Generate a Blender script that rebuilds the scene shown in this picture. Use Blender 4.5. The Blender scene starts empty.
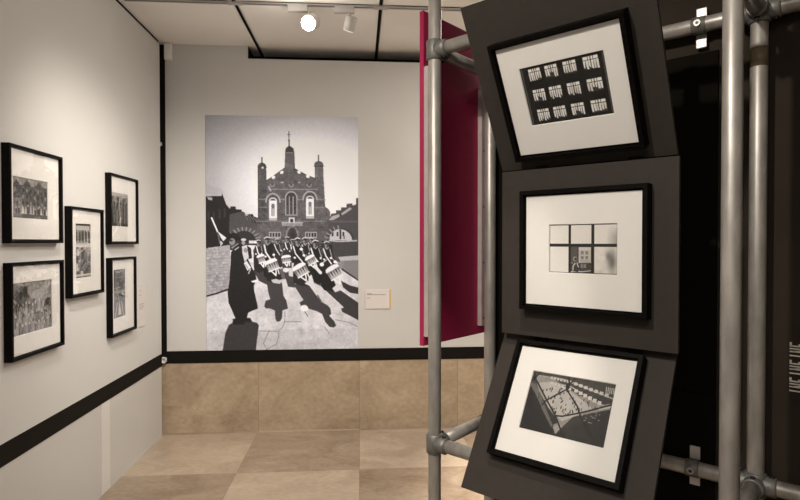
import bpy, bmesh, math, random
import numpy as np
from mathutils import Vector, Matrix
random.seed(7); RNG = np.random.default_rng(11)
SC = bpy.context.scene
COL = SC.collection
def V(*a): return Vector(a)
def lin(c):
    c = c/255.0
    return c/12.92 if c <= 0.04045 else ((c+0.055)/1.055)**2.4
def L3(r, g, b): return (lin(r), lin(g), lin(b), 1.0)

# ------------------------------------------------------------------ materials
def new_mat(name):
    m = bpy.data.materials.new(name); m.use_nodes = True
    nt = m.node_tree; return m, nt, nt.nodes, nt.links, nt.nodes['Principled BSDF']
def mottled(name, base, rough=.6, metal=0., var=.08, scale=8., bump=0., bscale=60., spec=.5, stretch=None, detail=4.):
    m, nt, N, K, b = new_mat(name)
    tc = N.new('ShaderNodeTexCoord'); mp = N.new('ShaderNodeMapping'); K.new(tc.outputs['Object'], mp.inputs['Vector'])
    if stretch: mp.inputs['Scale'].default_value = stretch
    nz = N.new('ShaderNodeTexNoise'); nz.inputs['Scale'].default_value = scale; nz.inputs['Detail'].default_value = detail
    K.new(mp.outputs[0], nz.inputs['Vector'])
    r = N.new('ShaderNodeValToRGB')
    r.color_ramp.elements[0].position = .3; r.color_ramp.elements[1].position = .7
    r.color_ramp.elements[0].color = tuple(max(0, x*(1-var)) for x in base[:3])+(1,)
    r.color_ramp.elements[1].color = tuple(min(1, x*(1+var)) for x in base[:3])+(1,)
    K.new(nz.outputs['Fac'], r.inputs['Fac']); K.new(r.outputs['Color'], b.inputs['Base Color'])
    b.inputs['Roughness'].default_value = rough; b.inputs['Metallic'].default_value = metal
    b.inputs['Specular IOR Level'].default_value = spec
    if bump:
        n2 = N.new('ShaderNodeTexNoise'); n2.inputs['Scale'].default_value = bscale; n2.inputs['Detail'].default_value = 3
        K.new(mp.outputs[0], n2.inputs['Vector'])
        bp = N.new('ShaderNodeBump'); bp.inputs['Strength'].default_value = bump; bp.inputs['Distance'].default_value = .002
        K.new(n2.outputs['Fac'], bp.inputs['Height']); K.new(bp.outputs['Normal'], b.inputs['Normal'])
    return m
M = {}
M['wall'] = mottled('gallery_paint', (.56, .56, .55), .75, var=.015, scale=3, bump=.05, bscale=180)
M['ceiling'] = mottled('ceiling_paint', (.86, .85, .835), .85, var=.015, scale=3)
M['gloss'] = mottled('white_laminate', (.55, .55, .54), .16, var=.01, scale=2, spec=.5)
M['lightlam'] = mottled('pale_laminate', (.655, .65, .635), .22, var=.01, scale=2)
M['blackstrip'] = mottled('black_vinyl', (.007, .006, .005), .6, var=.15, scale=5, spec=.12)
M['void'] = mottled('black_void', (.004, .004, .004), .9, spec=.1)
M['board'] = mottled('dark_brown_board', (.038, .032, .0275), .7, var=.06, scale=30, bump=.15, bscale=300, spec=.25)
M['backboard'] = mottled('umber_board', (.042, .034, .027), .95, var=.10, scale=4, spec=.06)
M['blacksheet'] = mottled('matt_black_sheet', (.009, .0075, .006), .95, var=.15, scale=4, spec=.04)
M['frame'] = mottled('black_stained_wood', (.0035, .003, .0026), .5, var=.4, scale=20, stretch=(1, 1, 6), spec=.07)
M['mat'] = mottled('ivory_mount_board', (.80, .79, .765), .85, var=.01, scale=20)
M['galv'] = mottled('galvanised_tube', (.48, .46, .43), .42, metal=.5, var=.22, scale=26, bump=.12, bscale=90, stretch=(1, 1, .35), detail=6)
M['cast'] = mottled('cast_galvanised_fitting', (.22, .22, .21), .5, metal=.5, var=.2, scale=40, bump=.35, bscale=160)
M['zinc'] = mottled('bright_zinc_plate', (.78, .77, .75), .42, metal=.55, var=.06, scale=50)
M['maroon'] = mottled('crimson_board', (.40, .019, .085), .6, var=.05, scale=10, spec=.3)
M['batten'] = mottled('painted_batten', (.47, .40, .39), .6, var=.08, scale=20)
M['dark'] = mottled('dark_steel', (.03, .03, .03), .4, metal=.6)
M['tape'] = mottled('brown_tape', (.20, .15, .095), .4, var=.15, scale=30)
M['white'] = mottled('white_enamel', (.78, .775, .76), .4, var=.01)
M['card'] = mottled('caption_card', (.64, .61, .60), .7, var=.01)
M['pinkcard'] = mottled('caption_card_pinkish', (.60, .565, .54), .7, var=.01)
M['yellow'] = mottled('yellow_edge', (.62, .42, .10), .6, var=.02)
M['ink'] = mottled('grey_ink', (.20, .19, .185), .8, var=.02)
M['whiteink'] = mottled('white_lettering', (.80, .78, .72), .7, var=.2, scale=80)
M['track'] = mottled('grey_track', (.42, .41, .40), .45, metal=.2, var=.03)
M['lamp_grey'] = mottled('grey_lamp_enamel', (.42, .40, .385), .4, var=.03)

def emis(name, col, s):
    m, nt, N, K, b = new_mat(name)
    b.inputs['Base Color'].default_value = (.8, .8, .8, 1)
    b.inputs['Emission Color'].default_value = col; b.inputs['Emission Strength'].default_value = s
    return m
M['lens'] = emis('lit_lamp_lens', (1, .93, .82, 1), 60)

def glass_mat(name, ior):
    m, nt, N, K, b = new_mat(name); N.remove(b)
    out = N['Material Output']; t = N.new('ShaderNodeBsdfTransparent'); g = N.new('ShaderNodeBsdfGlossy')
    g.inputs['Roughness'].default_value = .015
    f = N.new('ShaderNodeFresnel'); ge = N.new('ShaderNodeNewGeometry')
    # the same index on entering and leaving the thin pane
    mu = N.new('ShaderNodeMath'); mu.operation = 'MULTIPLY_ADD'; mu.inputs[1].default_value = 1/ior-ior; mu.inputs[2].default_value = ior
    K.new(ge.outputs['Backfacing'], mu.inputs[0]); K.new(mu.outputs[0], f.inputs['IOR']); mu = f
    mx = N.new('ShaderNodeMixShader'); K.new(mu.outputs[0], mx.inputs[0]); K.new(t.outputs[0], mx.inputs[1]); K.new(g.outputs[0], mx.inputs[2])
    K.new(mx.outputs[0], out.inputs['Surface']); return m
M['glass'] = glass_mat('picture_glass', 1.5); M['museum_glass'] = glass_mat('low_reflection_glass', 1.16)
def clear_mat():
    m, nt, N, K, b = new_mat('clear_plastic')
    b.inputs['Base Color'].default_value = (.95, .95, .93, 1); b.inputs['Transmission Weight'].default_value = .35
    b.inputs['Roughness'].default_value = .12; b.inputs['IOR'].default_value = 1.45; return m
M['clear'] = clear_mat()

def print_mat():
    m, nt, N, K, b = new_mat('printed_image')
    a = N.new('ShaderNodeAttribute'); a.attribute_name = 'ink'; a.attribute_type = 'GEOMETRY'
    K.new(a.outputs['Color'], b.inputs['Base Color']); b.inputs['Roughness'].default_value = .6
    b.inputs['Specular IOR Level'].default_value = .3; return m
M['print'] = print_mat()

def stone_mat(name, floor):
    m, nt, N, K, b = new_mat(name)
    tc = N.new('ShaderNodeTexCoord'); sx = N.new('ShaderNodeSeparateXYZ'); K.new(tc.outputs['Object'], sx.inputs[0])
    def math_(op, a, bb=None, cc=None):
        n = N.new('ShaderNodeMath'); n.operation = op
        for i, q in enumerate((a, bb, cc)):
            if q is None: continue
            if isinstance(q, (int, float)): n.inputs[i].default_value = q
            else: K.new(q, n.inputs[i])
        return n.outputs[0]
    cx = math_('DIVIDE', math_('ADD', sx.outputs['X'], .822), .822)
    if floor: cy = math_('DIVIDE', math_('SUBTRACT', sx.outputs['Y'], 3.765), .790)
    else: cy = None
    ix = math_('FLOOR', cx); fx = math_('FRACT', cx)
    if floor: iy = math_('FLOOR', cy); fy = math_('FRACT', cy)
    cb = N.new('ShaderNodeCombineXYZ'); K.new(ix, cb.inputs[0])
    if floor: K.new(iy, cb.inputs[1])
    else: cb.inputs[1].default_value = 3.0
    wn = N.new('ShaderNodeTexWhiteNoise'); wn.noise_dimensions = '3D'; K.new(cb.outputs[0], wn.inputs['Vector'])
    # veining differs from slab to slab
    ad = N.new('ShaderNodeVectorMath'); ad.operation = 'MULTIPLY_ADD'
    ad.inputs[1].default_value = (7.3, 5.1, 3.7); K.new(cb.outputs[0], ad.inputs[0]); K.new(tc.outputs['Object'], ad.inputs[2])
    mp = N.new('ShaderNodeMapping'); mp.inputs['Scale'].default_value = (1, 1.6, 1) if floor else (1, 1, 1.3); K.new(ad.outputs[0], mp.inputs['Vector'])
    n1 = N.new('ShaderNodeTexNoise'); n1.inputs['Scale'].default_value = 2.6; n1.inputs['Detail'].default_value = 9; n1.inputs['Roughness'].default_value = .62; n1.inputs['Distortion'].default_value = 1.1
    n2 = N.new('ShaderNodeTexNoise'); n2.inputs['Scale'].default_value = 26; n2.inputs['Detail'].default_value = 5
    K.new(mp.outputs[0], n1.inputs['Vector']); K.new(mp.outputs[0], n2.inputs['Vector'])
    f = math_('MULTIPLY_ADD', n2.outputs['Fac'], .35, math_('MULTIPLY', n1.outputs['Fac'], .75))
    if floor:
        par = math_('MODULO', math_('ADD', math_('ADD', ix, iy), 40), 2)
        # tile laid alternately pale and tan
        f = math_('ADD', f, math_('MULTIPLY_ADD', par, .22, -.11))
        f = math_('ADD', f, math_('MULTIPLY_ADD', wn.outputs['Value'], .08, -.04))
    else:
        f = math_('ADD', f, math_('MULTIPLY_ADD', wn.outputs['Value'], .12, -.06))
    r = N.new('ShaderNodeValToRGB'); e = r.color_ramp.elements
    if floor:
        e[0].position = .25; e[0].color = (.18, .128, .087, 1); e[1].position = .85; e[1].color = (.45, .37, .285, 1)
    else:
        e[0].position = .25; e[0].color = (.235, .172, .112, 1); e[1].position = .85; e[1].color = (.57, .455, .325, 1)
    K.new(f, r.inputs['Fac'])
    jw = .0022
    j = math_('LESS_THAN', math_('MINIMUM', fx, math_('SUBTRACT', 1.0, fx)), jw)
    if floor: j = math_('MAXIMUM', j, math_('LESS_THAN', math_('MINIMUM', fy, math_('SUBTRACT', 1.0, fy)), jw))
    # small pits of the stone
    vo = N.new('ShaderNodeTexVoronoi'); vo.inputs['Scale'].default_value = 9; K.new(mp.outputs[0], vo.inputs['Vector'])
    pit = math_('MULTIPLY', math_('LESS_THAN', vo.outputs['Distance'], .06), .45)
    mx = N.new('ShaderNodeMix'); mx.data_type = 'RGBA'
    K.new(math_('MAXIMUM', math_('MULTIPLY', j, .55), pit), mx.inputs[0]); K.new(r.outputs[0], mx.inputs[6]); mx.inputs[7].default_value = (.10, .07, .045, 1)
    K.new(mx.outputs[2], b.inputs['Base Color'])
    K.new(math_('MULTIPLY_ADD', n1.outputs['Fac'], .2, .22 if floor else .5), b.inputs['Roughness'])
    return m
M['floor'] = stone_mat('limestone_paving', True)
M['dado'] = stone_mat('limestone_dado', False)

# ------------------------------------------------------------------ mesh helpers
def box(bm, x0, x1, y0, y1, z0, z1, mi=0, bev=0.):
    vs = [bm.verts.new((x, y, z)) for x in (x0, x1) for y in (y0, y1) for z in (z0, z1)]
    fs = [bm.faces.new([vs[i] for i in q]) for q in ((0, 1, 3, 2), (4, 6, 7, 5), (0, 4, 5, 1), (2, 3, 7, 6), (0, 2, 6, 4), (1, 5, 7, 3))]
    for f in fs: f.material_index = mi
    if bev:
        es = list({e for f in fs for e in f.edges})
        bmesh.ops.bevel(bm, geom=es, offset=bev, segments=2, affect='EDGES', profile=.7)
def tube(bm, a, b, r, n=28, bev=0., r2=None, smooth=True):
    a = Vector(a); b = Vector(b); d = (b-a); l = d.length; z = d/l
    x = z.orthogonal().normalized(); y = z.cross(x)
    r2 = r if r2 is None else r2
    prof = [(0, r-bev), (bev, r), (l-bev, r2), (l, r2-bev)] if bev else [(0, r), (l, r2)]
    rings = []
    for t, rr in prof:
        rings.append([bm.verts.new(a+z*t+(x*math.cos(2*math.pi*k/n)+y*math.sin(2*math.pi*k/n))*rr) for k in range(n)])
    for p, q in zip(rings, rings[1:]):
        for k in range(n):
            f = bm.faces.new((p[k], p[(k+1) % n], q[(k+1) % n], q[k])); f.smooth = smooth
    bm.faces.new(list(reversed(rings[0]))); bm.faces.new(rings[-1])
def ringframe(bm, o, i, prof):
    """mitred frame: o = outer rect (x0,x1,z0,z1), prof = list of (inset, y) swept round the rectangle"""
    x0, x1, z0, z1 = o; loops = []
    for ins, y in prof:
        loops.append([bm.verts.new(p) for p in ((x0+ins, y, z0+ins), (x1-ins, y, z0+ins), (x1-ins, y, z1-ins), (x0+ins, y, z1-ins))])
    n = len(loops)
    for a in range(n):
        p, q = loops[a], loops[(a+1) % n]
        for k in range(4):
            bm.faces.new((p[k], p[(k+1) % 4], q[(k+1) % 4], q[k]))
def obj(name, bm, mats, parent=None, mat=None):
    bmesh.ops.recalc_face_normals(bm, faces=bm.faces)
    me = bpy.data.meshes.new(name); bm.to_mesh(me); bm.free()
    for m in (mats if isinstance(mats, (list, tuple)) else [mats]): me.materials.append(m)
    o = bpy.data.objects.new(name, me); COL.objects.link(o)
    if parent is not None: o.parent = parent
    if mat is not None: o.matrix_local = mat
    return o
def tag(o, label, cat, group=None):
    o['label'] = label; o['category'] = cat
    if group: o['group'] = group
    return o
def thing(name, label, cat, mat=None, group=None):
    o = bpy.data.objects.new(name, None); o.empty_display_size = .1; COL.objects.link(o)
    if mat is not None: o.matrix_world = mat
    return tag(o, label, cat, group)
def struct(name, bm, mats):
    o = obj(name, bm, mats); o['kind'] = 'structure'; return o
def basis(origin, right, up, normal):
    """local x = right, z = up, -y = out of the surface"""
    m = Matrix.Identity(4)
    for i in range(3):
        m[i][0] = right[i]; m[i][1] = -normal[i]; m[i][2] = up[i]; m[i][3] = origin[i]
    return m
def B(): return bmesh.new()

# ------------------------------------------------------------------ a small painter for the printed pictures
class Canvas:
    def __init__(s, x0, y0, x1, y1, k, bg=128):
        s.x0, s.y0, s.x1, s.y1, s.k = x0, y0, x1, y1, k
        s.w, s.h = int(round((x1-x0)*k)), int(round((y1-y0)*k)); s.a = np.full((s.h, s.w), float(bg))
        s.X, s.Y = np.meshgrid(x0+(np.arange(s.w)+.5)/k, y0+(np.arange(s.h)+.5)/k)
    def _win(s, xa, ya, xb, yb):
        c = lambda v, o, m: int(min(max((v-o)*s.k, 0), m))
        i0, i1, j0, j1 = c(xa, s.x0, s.w), c(xb, s.x0, s.w)+1, c(ya, s.y0, s.h), c(yb, s.y0, s.h)+1
        return slice(j0, j1), slice(i0, i1)
    def put(s, w, m, v, al):
        m = m*al
        s.a[w] = s.a[w]*(1-m)+(v[w] if isinstance(v, np.ndarray) else v)*m
    def poly(s, pts, v, al=1.):
        P = np.array(pts, float); w = s._win(P[:, 0].min(), P[:, 1].min(), P[:, 0].max(), P[:, 1].max())
        X, Y = s.X[w], s.Y[w]; ins = np.zeros(X.shape, bool)
        for (xa, ya), (xb, yb) in zip(P, np.roll(P, -1, 0)):
            if ya == yb: continue
            c = ((ya > Y) != (yb > Y)) & (X < (xb-xa)*(Y-ya)/(yb-ya)+xa); ins ^= c
        s.put(w, ins.astype(float), v, al)
    def rect(s, xa, ya, xb, yb, v, al=1.): s.poly([(xa, ya), (xb, ya), (xb, yb), (xa, yb)], v, al)
    def ell(s, cx, cy, rx, ry, v, rot=0., al=1.):
        r = max(rx, ry)+1; w = s._win(cx-r, cy-r, cx+r, cy+r); X, Y = s.X[w]-cx, s.Y[w]-cy
        c, q = math.cos(rot), math.sin(rot); U, W = X*c+Y*q, -X*q+Y*c
        s.put(w, ((U/rx)**2+(W/ry)**2 < 1).astype(float), v, al)
    def line(s, pts, wd, v, al=1.):
        for (xa, ya), (xb, yb) in zip(pts, pts[1:]):
            w = s._win(min(xa, xb)-wd, min(ya, yb)-wd, max(xa, xb)+wd, max(ya, yb)+wd)
            X, Y = s.X[w], s.Y[w]; dx, dy = xb-xa, yb-ya; l2 = dx*dx+dy*dy+1e-9
            t = np.clip(((X-xa)*dx+(Y-ya)*dy)/l2, 0, 1); d = np.hypot(X-xa-t*dx, Y-ya-t*dy)
            s.put(w, (d < wd/2).astype(float), v, al)
    def arc(s, cx, cy, rx, ry, a0, a1, wd, v, al=1., n=14):
        s.line([(cx+rx*math.cos(a), cy-ry*math.sin(a)) for a in np.linspace(a0, a1, n)], wd, v, al)
    def noise(s, amp, size, mask=None):
        n = RNG.normal(0, 1, (int((s.y1-s.y0)/size)+3, int((s.x1-s.x0)/size)+3))
        gx, gy = (s.X-s.x0)/size, (s.Y-s.y0)/size; ix, iy = gx.astype(int), gy.astype(int); fx, fy = gx-ix, gy-iy
        q = (n[iy, ix]*(1-fx)+n[iy, ix+1]*fx)*(1-fy)+(n[iy+1, ix]*(1-fx)+n[iy+1, ix+1]*fx)*fy
        s.a += amp*q*(1 if mask is None else mask)
    def out(s, f):
        h, w = s.h//f*f, s.w//f*f
        return np.clip(s.a[:h, :w].reshape(h//f, f, w//f, f).mean((1, 3)), 0, 255)
def print_mesh(name, img, x0, x1, z0, z1, y, thick, tint, parent=None, gain=1.0):
    """a printed sheet: the picture is its ink colour, the sheet has real thickness"""
    h, w = img.shape; xs = np.linspace(x0, x1, w); zs = np.linspace(z1, z0, h)
    X, Z = np.meshgrid(xs, zs); n = w*h
    co = np.empty((n+4, 3), np.float32); co[:n, 0] = X.ravel(); co[:n, 1] = y; co[:n, 2] = Z.ravel()
    co[n:] = [(x0, y+thick, z1), (x1, y+thick, z1), (x1, y+thick, z0), (x0, y+thick, z0)]
    i = np.arange(n).reshape(h, w)
    q = np.stack([i[:-1, :-1], i[1:, :-1], i[1:, 1:], i[:-1, 1:]], -1).reshape(-1, 4)
    sides = [list(i[0, :])+[n+1, n], list(i[:, -1])+[n+2, n+1], list(i[-1, ::-1])+[n+3, n+2], list(i[::-1, 0])+[n, n+3], [n, n+1, n+2, n+3]]
    me = bpy.data.meshes.new(name); loops = np.concatenate([q.ravel()]+[np.array(s_) for s_ in sides])
    tot = np.array([4]*len(q)+[len(s_) for s_ in sides]); st = np.concatenate([[0], np.cumsum(tot)[:-1]])
    me.vertices.add(n+4); me.vertices.foreach_set('co', co.ravel())
    me.loops.add(len(loops)); me.loops.foreach_set('vertex_index', loops.astype(np.int32))
    me.polygons.add(len(tot)); me.polygons.foreach_set('loop_start', st.astype(np.int32)); me.polygons.foreach_set('loop_total', tot.astype(np.int32))
    me.update(calc_edges=True)
    c = img.ravel()/255.; l = np.where(c <= .04045, c/12.92, ((c+.055)/1.055)**2.4)*gain
    lo, hi = np.array(tint[0]), np.array(tint[1])      # ink tint in the darks, paper tint in the lights
    t = c[:, None]; rgb = l[:, None]*(lo*(1-t)+hi*t)
    att = me.color_attributes.new('ink', 'FLOAT_COLOR', 'POINT'); ca = np.ones((n+4, 4), np.float32)
    ca[:n, :3] = np.minimum(np.clip(rgb, 0, 1), (.86, .90, .96)); ca[n:, :3] = .5; att.data.foreach_set('color', ca.ravel())
    me.materials.append(M['print']); me.validate()
    o = bpy.data.objects.new(name, me); COL.objects.link(o)
    if parent is not None: o.parent = parent
    return o

# ------------------------------------------------------------------ camera (solved from the vanishing points)
F = 555.15; YAW = math.radians(4.213); PIT = math.radians(.864); ROL = math.radians(-.0274); H = 1.55
fw = V(math.sin(YAW)*math.cos(PIT), math.cos(YAW)*math.cos(PIT), -math.sin(PIT)); rt = V(math.cos(YAW), -math.sin(YAW), 0); up = rt.cross(fw)
rt, up = rt*math.cos(ROL)+up*math.sin(ROL), up*math.cos(ROL)-rt*math.sin(ROL)
cd = bpy.data.cameras.new('camera'); cam = bpy.data.objects.new('camera', cd); COL.objects.link(cam)
cd.sensor_fit = 'HORIZONTAL'; cd.sensor_width = 36; cd.lens = F/800*36; cd.clip_start = .05
mw = Matrix.Identity(4)
for i in range(3): mw[i][0] = rt[i]; mw[i][1] = up[i]; mw[i][2] = -fw[i]; mw[i][3] = (0, 0, H)[i]
cam.matrix_world = mw; SC.camera = cam

# ------------------------------------------------------------------ the room
XL, YB, ZC = -1.567, 4.592, 3.132
XR, YF = 4.4, -3.4
b = B(); box(b, XL-.4, XR, YF, 5.0, -.1, 0); struct('floor', b, M['floor'])
b = B(); box(b, XL-.4, XR, YF, 5.0, ZC, ZC+.1); struct('ceiling', b, M['ceiling'])
b = B(); box(b, XL-.07, XL, YF, 4.525, .66, ZC-.022, 0); box(b, XL-.07, XL, YF, 4.525, 0, .561, 1); box(b, XL-.07, XL, YF, 4.525, .561, .66, 0)
struct('wall_left', b, [M['wall'], M['gloss']])
b = B(); box(b, XL-.05, XL-.004, YF, 4.515, ZC-.022, ZC); struct('trim_1', b, M['blackstrip'])           # shadow gap above the left wall
b = B(); box(b, XL, XL+.0025, YF, 4.525, .561, .66); struct('trim_2', b, M['blackstrip'])                # band along the left wall
b = B(); box(b, XL-.4, -.894, YB, YB+.12, .567, ZC); box(b, -.894, XR, YB, YB+.12, .567, 3.031)
struct('wall_back', b, M['wall'])
b = B(); box(b, XL-.4, XR, YB, YB+.12, 0, .567); struct('baseboard_back', b, M['dado'])
b = B(); box(b, -1.547, XR, YB-.003, YB, .567, .6666); struct('trim_3', b, M['blackstrip'])
b = B(); box(b, XL-.1, -1.547, YB-.004, YB, .567, ZC-.008); struct('trim_4', b, M['blackstrip'])         # upright black edge in the corner
b = B(); box(b, -.894, XR, 4.84, 4.9, 2.9, ZC); box(b, -.894, XR, YB+.12, 4.84, 2.9, 2.94); box(b, -.95, -.894, YB+.12, 4.9, 2.9, ZC); box(b, -.894, -.891, YB+.0005, YB+.12, 3.0312, ZC)
struct('trim_5', b, M['void'])                                                                          # black lining that paints in the shade of the slot over the back wall
b = B(); box(b, XR, XR+.1, YF, 5, 0, ZC); struct('wall_right', b, M['wall'])
b = B(); box(b, XL-.4, XR, YF-.1, YF, 0, ZC); struct('wall_front', b, M['wall'])
b = B(); box(b, XL-.5, XL-.4, YF, 5, 0, ZC); struct('wall_end', b, M['wall'])
for k, gx in enumerate((-.815, .147, 1.109, 2.07)):
    b = B(); box(b, gx-.011, gx+.011, YF, 4.84, ZC-.006, ZC); box(b, gx+.011, gx+.016, YF, 4.84, ZC-.008, ZC, 1); struct('trim_%d' % (6+k), b, [M['void'], M['track']])
# paler upright strip low on the left wall, under the black band
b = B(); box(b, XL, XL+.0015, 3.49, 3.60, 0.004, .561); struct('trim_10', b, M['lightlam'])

# ------------------------------------------------------------------ ceiling track and its spotlights
tr = thing('lighting_track', 'grey lighting track running across the ceiling', 'lighting track', Matrix.Translation((0, 3.75, ZC)))
b = B(); box(b, -1.52, 3.0, -.017, -.006, -.014, 0); box(b, -1.52, 3.0, .006, .017, -.014, 0); box(b, -1.52, 3.0, -.017, .017, -.006, 0); obj('rail', b, M['track'], tr)
b = B(); box(b, -1.52, 3.0, -.006, .006, -.012, -.006); obj('conductor_slot', b, M['dark'], tr)
for gx in (-.815, .147, 1.109):
    b = B(); box(b, gx-.05, gx+.05, -.02, .02, -.018, 0, bev=.004); tube(b, (gx, -.02, -.010), (gx, -.026, -.010), .006, 12); obj('joiner', b, M['track'], tr)
def aim_mat(p, t):
    d = (Vector(t)-Vector(p)).normalized()
    return Matrix.Translation(p) @ d.to_track_quat('-Z', 'Y').to_matrix().to_4x4()
def spotlight(x, head, target, lens, label, rad, ln):
    t = thing('spotlight', label, 'spotlight', Matrix.Translation((x, 3.75, ZC-.014)), 'spotlights on the ceiling track')
    b = B(); box(b, -.065, .065, -.019, .019, -.042, 0, bev=.003); obj('adapter', b, M['lamp_grey'], t)
    hl = Vector(head)-Vector((x, 3.75, ZC-.014)); m = Matrix.Translation((-x, -3.75, -(ZC-.014))) @ aim_mat(head, target)
    b = B(); tube(b, (hl.x, 0, -.040), (hl.x, 0, -.058), .007, 14); tube(b, (hl.x, 0, -.056), (hl.x, hl.y, hl.z), .006, 14); obj('arm', b, M['lamp_grey'], t)
    b = B(); tube(b, (0, 0, ln*.62), (0, 0, -ln*.38), rad, 32, bev=.006); obj('head', b, M['lamp_grey'], t, m)
    b = B(); tube(b, (0, 0, -ln*.38-.0005), (0, 0, -ln*.38-.004), rad*.86, 32); obj('lens', b, lens, t, m)
    return t
P1 = (-.318, 3.69, 2.985); T1 = (-1.1, 0.9, 1.45)
P2 = (-.060, 3.74, 2.995); T2 = (-.48, 4.45, 1.75)
spotlight(-.405, P1, T1, M['lens'], 'lit white spotlight on the ceiling track, shining towards the room', .052, .10)
M['dim'] = emis('lamp_glass', (1, .93, .82, 1), .5)
spotlight(-.095, P2, T2, M['dim'], 'grey spotlight on the ceiling track with its barrel turned down to the wall', .039, .09)
# small white box up in the corner, and the clear clips of the black corner strip
b = B(); box(b, -1.543, -1.490, YB-.035, YB, 3.0, ZC-.004, bev=.004); tag(obj('sensor_box', b, M['white']), 'small white sensor box high in the corner beside the black upright strip', 'sensor')
def clip(x, y, z, s, label):
    b = B(); n = 18
    for k in range(n):
        a0, a1 = 2*math.pi*k/n*.86, 2*math.pi*(k+1)/n*.86
        tube(b, (x+s*math.cos(a0), y, z+s*1.2*math.sin(a0)), (x+s*math.cos(a1), y, z+s*1.2*math.sin(a1)), s*.42, 10)
    box(b, x-s*.9, x+s*.9, y+s*.2, YB-.004, z-s*1.0, z+s*1.0)
    tag(obj('cable_clip', b, M['clear']), label, 'clip')
clip(-1.562, YB-.034, .600, .017, 'clear plastic clip at the foot of the black corner strip, above the stone')
clip(-1.583, YB-.020, 2.33, .011, 'clear plastic clip halfway up the black corner strip')

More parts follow.
